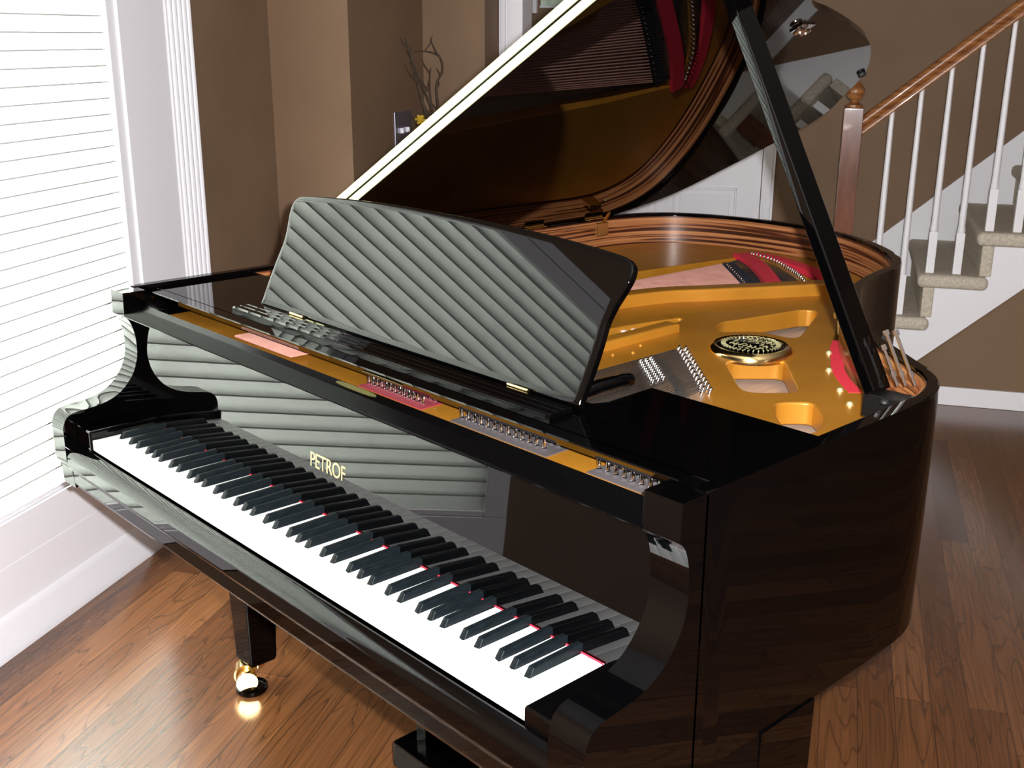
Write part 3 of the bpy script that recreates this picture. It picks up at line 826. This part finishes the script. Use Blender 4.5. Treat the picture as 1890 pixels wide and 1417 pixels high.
# tuning-pin field seen through the slot in front of the music shelf
bm = bmesh.new(); lathe(bm, [(.0042, 0), (.0042, .004), (.0032, .005), (.0032, .022), (.0022, .024), (.0004, .0243)], (0, 0, 0), 8)
tp = bpy.data.meshes.new('tuning_pin'); bmesh.ops.recalc_face_normals(bm, faces=bm.faces[:]); bm.to_mesh(tp); bm.free(); tp.materials.append(CHROME)
for p in tp.polygons: p.use_smooth = True
tp.set_sharp_from_angle(angle=math.radians(40))
bm = bmesh.new(); add_box(bm, -.05, 1.28, .175, .315, PZ1-.004, .944, .003); part('pin_plate', bm, GOLDPLATE, frame)
fields = [(.618, .770, 13, 1), (.852, 1.042, 13, 0), (1.130, 1.262, 9, 0)]
for a, b, n, red in fields:
    bm = bmesh.new(); add_box(bm, a-.008, b+.005, .205, .300, .9435, .9455, .0005)
    part('pin_felt', bm, PINRED if red else PINFELT)
    for k in range(n):
        for j in range(3):
            pin('tuning_pin', tp, a + (b-a)*(k + .33*j)/n, .222 + .022*j, .945, .85, 0, rr.uniform(-.1, .1))
# side felt and bolts by the bent side
strip('rim_felt', [(.93, 1.125), (.955, 1.075), (.992, 1.018), (1.035, .952), (1.08, .90), (1.13, .852)], .023, .895, .918, FELT_RED)
for q in ((.967, 1.030), (1.030, .930), (1.108, .840), (1.160, .785), (.70, 1.50)):
    bm = bmesh.new(); lathe(bm, [(.006, PZ1-.001), (.006, PZ1+.003), (.004, PZ1+.006), (.0005, PZ1+.007)], (*q, 0), 16); part('frame_bolt', bm, BRASS_PALE, frame)
bm = bmesh.new(); tube(bm, [(.893, 1.186, PZ1-.005), (.888, 1.190, PZ1+.034)], .004, 10)
tube(bm, [(.882, 1.181, PZ1+.034), (.895, 1.199, PZ1+.036)], .0065, 10); part('thumb_screw', bm, BRASS_PALE, frame)

# --- lid
TH = math.radians(29.8); cT, sT = math.cos(TH), math.sin(TH); HX, HZ = -.09, 1.005
def LD(d, y, w): return Vector((HX + d*cT - w*sT, y, HZ + d*sT + w*cT))
lo = [(1.085, 1.060), (1.047, 1.189), (1.0, 1.339), (.946, 1.476), (.868, 1.598), (.792, 1.685), (.695, 1.752), (.60, 1.812), (.50, 1.826), (.35, 1.800), (.20, 1.766), (.10, 1.728), (.03, 1.655), (-.022, 1.57)]
lo = [(1.470, .62), (1.440, .74), (1.37, .83), (1.27, .90), (1.17, .965)] + lo
lid_o = catmull(lo, 5)
lid_o = [(-.034, .60), (.045, .503), (1.475, .503)] + lid_o
bm = bmesh.new(); prism(bm, lid_o, LD, 0, .0175, .0025, 3); lid = part('lid', bm, LACQ, None, 35)
bm = bmesh.new(); prism(bm, [(-.034, .60), (.045, .503), (1.475, .503), (1.475, .74), (1.43, .86), (-.034, .86)], LD, .0185, .036, .0025, 3); part('folded_front_flap', bm, LACQ, lid, 35)
bm = bmesh.new()
add = lambda w0, w1, y0, y1: prism(bm, [(.055, w0), (1.46, w0), (1.46, w1), (.055, w1)], lambda a, b, h: LD(a, h, b), y0, y1)
add(.0012, .0158, .5005, .503); add(.0204, .0350, .5005, .503)
part('piano_hinge', bm, BRASS_PALE, lid, 0)
for yy in (1.27, 1.50):
    bm = bmesh.new(); add_box(bm, -.118, -.075, yy-.035, yy+.035, 1.0, 1.004, .001)
    tube(bm, [(-.092, yy-.035, 1.004), (-.092, yy+.035, 1.004)], .005, 10); part('lid_hinge', bm, BRASS, lid)
bm = bmesh.new()
tube(bm, [(-.066, 1.515, .985), (-.050, 1.505, 1.0), (-.01, 1.48, 1.03)], .004, 8); add_box(bm, -.068, -.058, 1.485, 1.53, .955, .992, .002); part('hinge_strap', bm, BRASS, lid)
# latch hardware on the underside
bm = bmesh.new(); prism(bm, [(.992, 1.115), (1.022, 1.115), (1.022, 1.160), (.992, 1.160)], LD, -.003, 0)
for (d, y, r) in ((1.007, 1.122, .010), (1.004, 1.145, .009)):
    pts = [LD(d + r*math.cos(a), y + r*math.sin(a), -.009) for a in [2*PI*k/16 for k in range(17)]]
    tube(bm, pts, .0032, 7)
part('lid_latch', bm, CHROME, lid)
bm = bmesh.new(); pts = [(.809 + .010*math.cos(2*PI*k/16), 1.655 + .010*math.sin(2*PI*k/16)) for k in range(16)]
prism(bm, pts, LD, -.008, 0, .002); part('lid_bumper', bm, RUBBER, lid)
# prop stick
pb = Vector((1.270, .667, .992)); pt = LD(1.172, .700, -.002)
ax = (pt-pb).normalized(); wy = Vector((0, 1, 0)); wy = (wy - ax*wy.dot(ax)).normalized(); wx = ax.cross(wy)
bm = bmesh.new(); Lp = (pt-pb).length
add_box(bm, -.0095, .0095, -.023, .023, 0, Lp-.004, .003, 3)
M = Matrix(((wx.x, wy.x, ax.x, pb.x), (wx.y, wy.y, ax.y, pb.y), (wx.z, wy.z, ax.z, pb.z), (0, 0, 0, 1)))
for v in bm.verts: v.co = M @ v.co
prop = part('lid_prop', bm, LACQ)
bm = bmesh.new(); add_box(bm, 1.256, 1.331, .650, .690, .955, .991, .002); part('prop_socket', bm, LACQ_DULL, prop)
for i, (a, b) in enumerate(((.030, .000), (.042, .004), (.056, .008))):
    off = Vector((.68, .73, 0))*a
    bm = bmesh.new(); s0 = pb + off + Vector((0, 0, .004)) + ax*.004; s1 = s0 + ax*(.083 if i else .060)
    tube(bm, [s0, s1], .0026, 8); tube(bm, [s1 - ax*.004, s1 + ax*.004], .0048, 8); tube(bm, [s0 + ax*.014, s0 + ax*.022], .0045, 8)
    part('bracket_rod', bm, CHROME, prop)
bm = bmesh.new(); c = pb + ax*.31 + wy*.0245
tube(bm, [c, c + ax*.016 + wx*.003, c + ax*.03], [.003, .005, .002], 8); part('prop_catch', bm, CHROME, prop)
bm = bmesh.new(); lathe(bm, [(.0055, 0), (.005, .004), (.001, .005)], (1.318, .60, 1.0), 12); part('rim_stud', bm, RUBBER)

# --- legs, casters, lyre
def leg(cx, cy, name='leg'):
    bm = bmesh.new()
    lev = [(.620, .064), (.50, .062), (.34, .056), (.30, .048), (.26, .040), (.075, .035), (.068, .033)]
    rings = [[bm.verts.new((cx+sx*h, cy+sy*h, z)) for sx, sy in ((-1, -1), (1, -1), (1, 1), (-1, 1))] for z, h in lev]
    for a, b in zip(rings, rings[1:]):
        for k in range(4): bm.faces.new((a[k], b[k], b[(k+1) % 4], a[(k+1) % 4]))
    bm.faces.new(rings[0]); bm.faces.new(rings[-1][::-1])
    bmesh.ops.bevel(bm, geom=[e for e in bm.edges if abs(e.verts[0].co.z-e.verts[1].co.z) > .001], offset=.003, segments=2, affect='EDGES')
    l = part('leg', bm, LACQ, None, 25)
    bm = bmesh.new(); c = Vector((cx, cy, 0))
    tube(bm, [c + Vector((0, 0, .050)), c + Vector((0, 0, .071))], .018, 16)
    c = c + Vector((.014, -.026, 0)); cx += .014; cy -= .026
    # yoke hood
    tube(bm, [c + Vector((-.034, .004, .040)), c + Vector((-.006, -.012, .040))], .026, 24)
    cs = part('caster', bm, BRASS, l)
    bm = bmesh.new(); tube(bm, [c + Vector((-.004, -.010, .033)), c + Vector((.016, -.020, .033))], .025, 24); part('caster_wheel', bm, BRASS, l)
    bm = bmesh.new(); lathe(bm, [(.036, 0), (.038, .004), (.037, .012), (.034, .013), (.031, .007), (.001, .006)], (cx, cy, 0), 32); part('caster_cup', bm, LACQ, l)
leg(-.090, .366); leg(1.29, .366); leg(.42, 1.42)
bm = bmesh.new(); add_box(bm, .47, .76, .35, .47, .075, .135, .006); ly = part('pedal_lyre', bm, LACQ)
for x in (.52, .71):
    bm = bmesh.new(); add_box(bm, x-.016, x+.016, .385, .435, .13, .63, .004); part('lyre_post', bm, LACQ, ly)
for x in (.555, .615, .675):
    bm = bmesh.new(); add_box(bm, x-.012, x+.012, .25, .36, .085, .091, .003); part('pedal', bm, BRASS, ly)

# ------------------------------------------------------------------ lights
def area(name, loc, target, sx, sy, power, col=(1, 1, 1), spread=PI):
    l = bpy.data.lights.new(name, 'AREA'); l.shape = 'RECTANGLE'; l.size = sx; l.size_y = sy; l.energy = power; l.color = col; l.spread = spread
    o = bpy.data.objects.new(name, l); COL.objects.link(o); o.location = loc
    d = (Vector(target) - Vector(loc)).normalized()
    o.rotation_euler = d.to_track_quat('-Z', 'Y').to_euler(); return o
wc = (WIN0+WIN1)/2
area('daylight', RW(VW-.30, wc, 1.15), RW(VW+1, wc, 1.15), 1.80, 1.75, 720, (.97, 1, .97))
fl = bpy.data.lights.new('camera_flash', 'POINT'); fl.energy = 450; fl.shadow_soft_size = .012; fl.color = (.97, .97, 1)
fo = bpy.data.objects.new('camera_flash', fl); COL.objects.link(fo); fo.location = CAM + rt*.035 + up*.03 + fw*.02

w = bpy.data.worlds.new('world'); S.world = w; w.use_nodes = True
w.node_tree.nodes['Background'].inputs[0].default_value = (.8, .9, 1, 1); w.node_tree.nodes['Background'].inputs[1].default_value = .6
S.view_settings.view_transform = 'Standard'; S.view_settings.look = 'None'; S.view_settings.gamma = 1
S.view_settings.use_curve_mapping = False; S.view_settings.exposure = 0.0
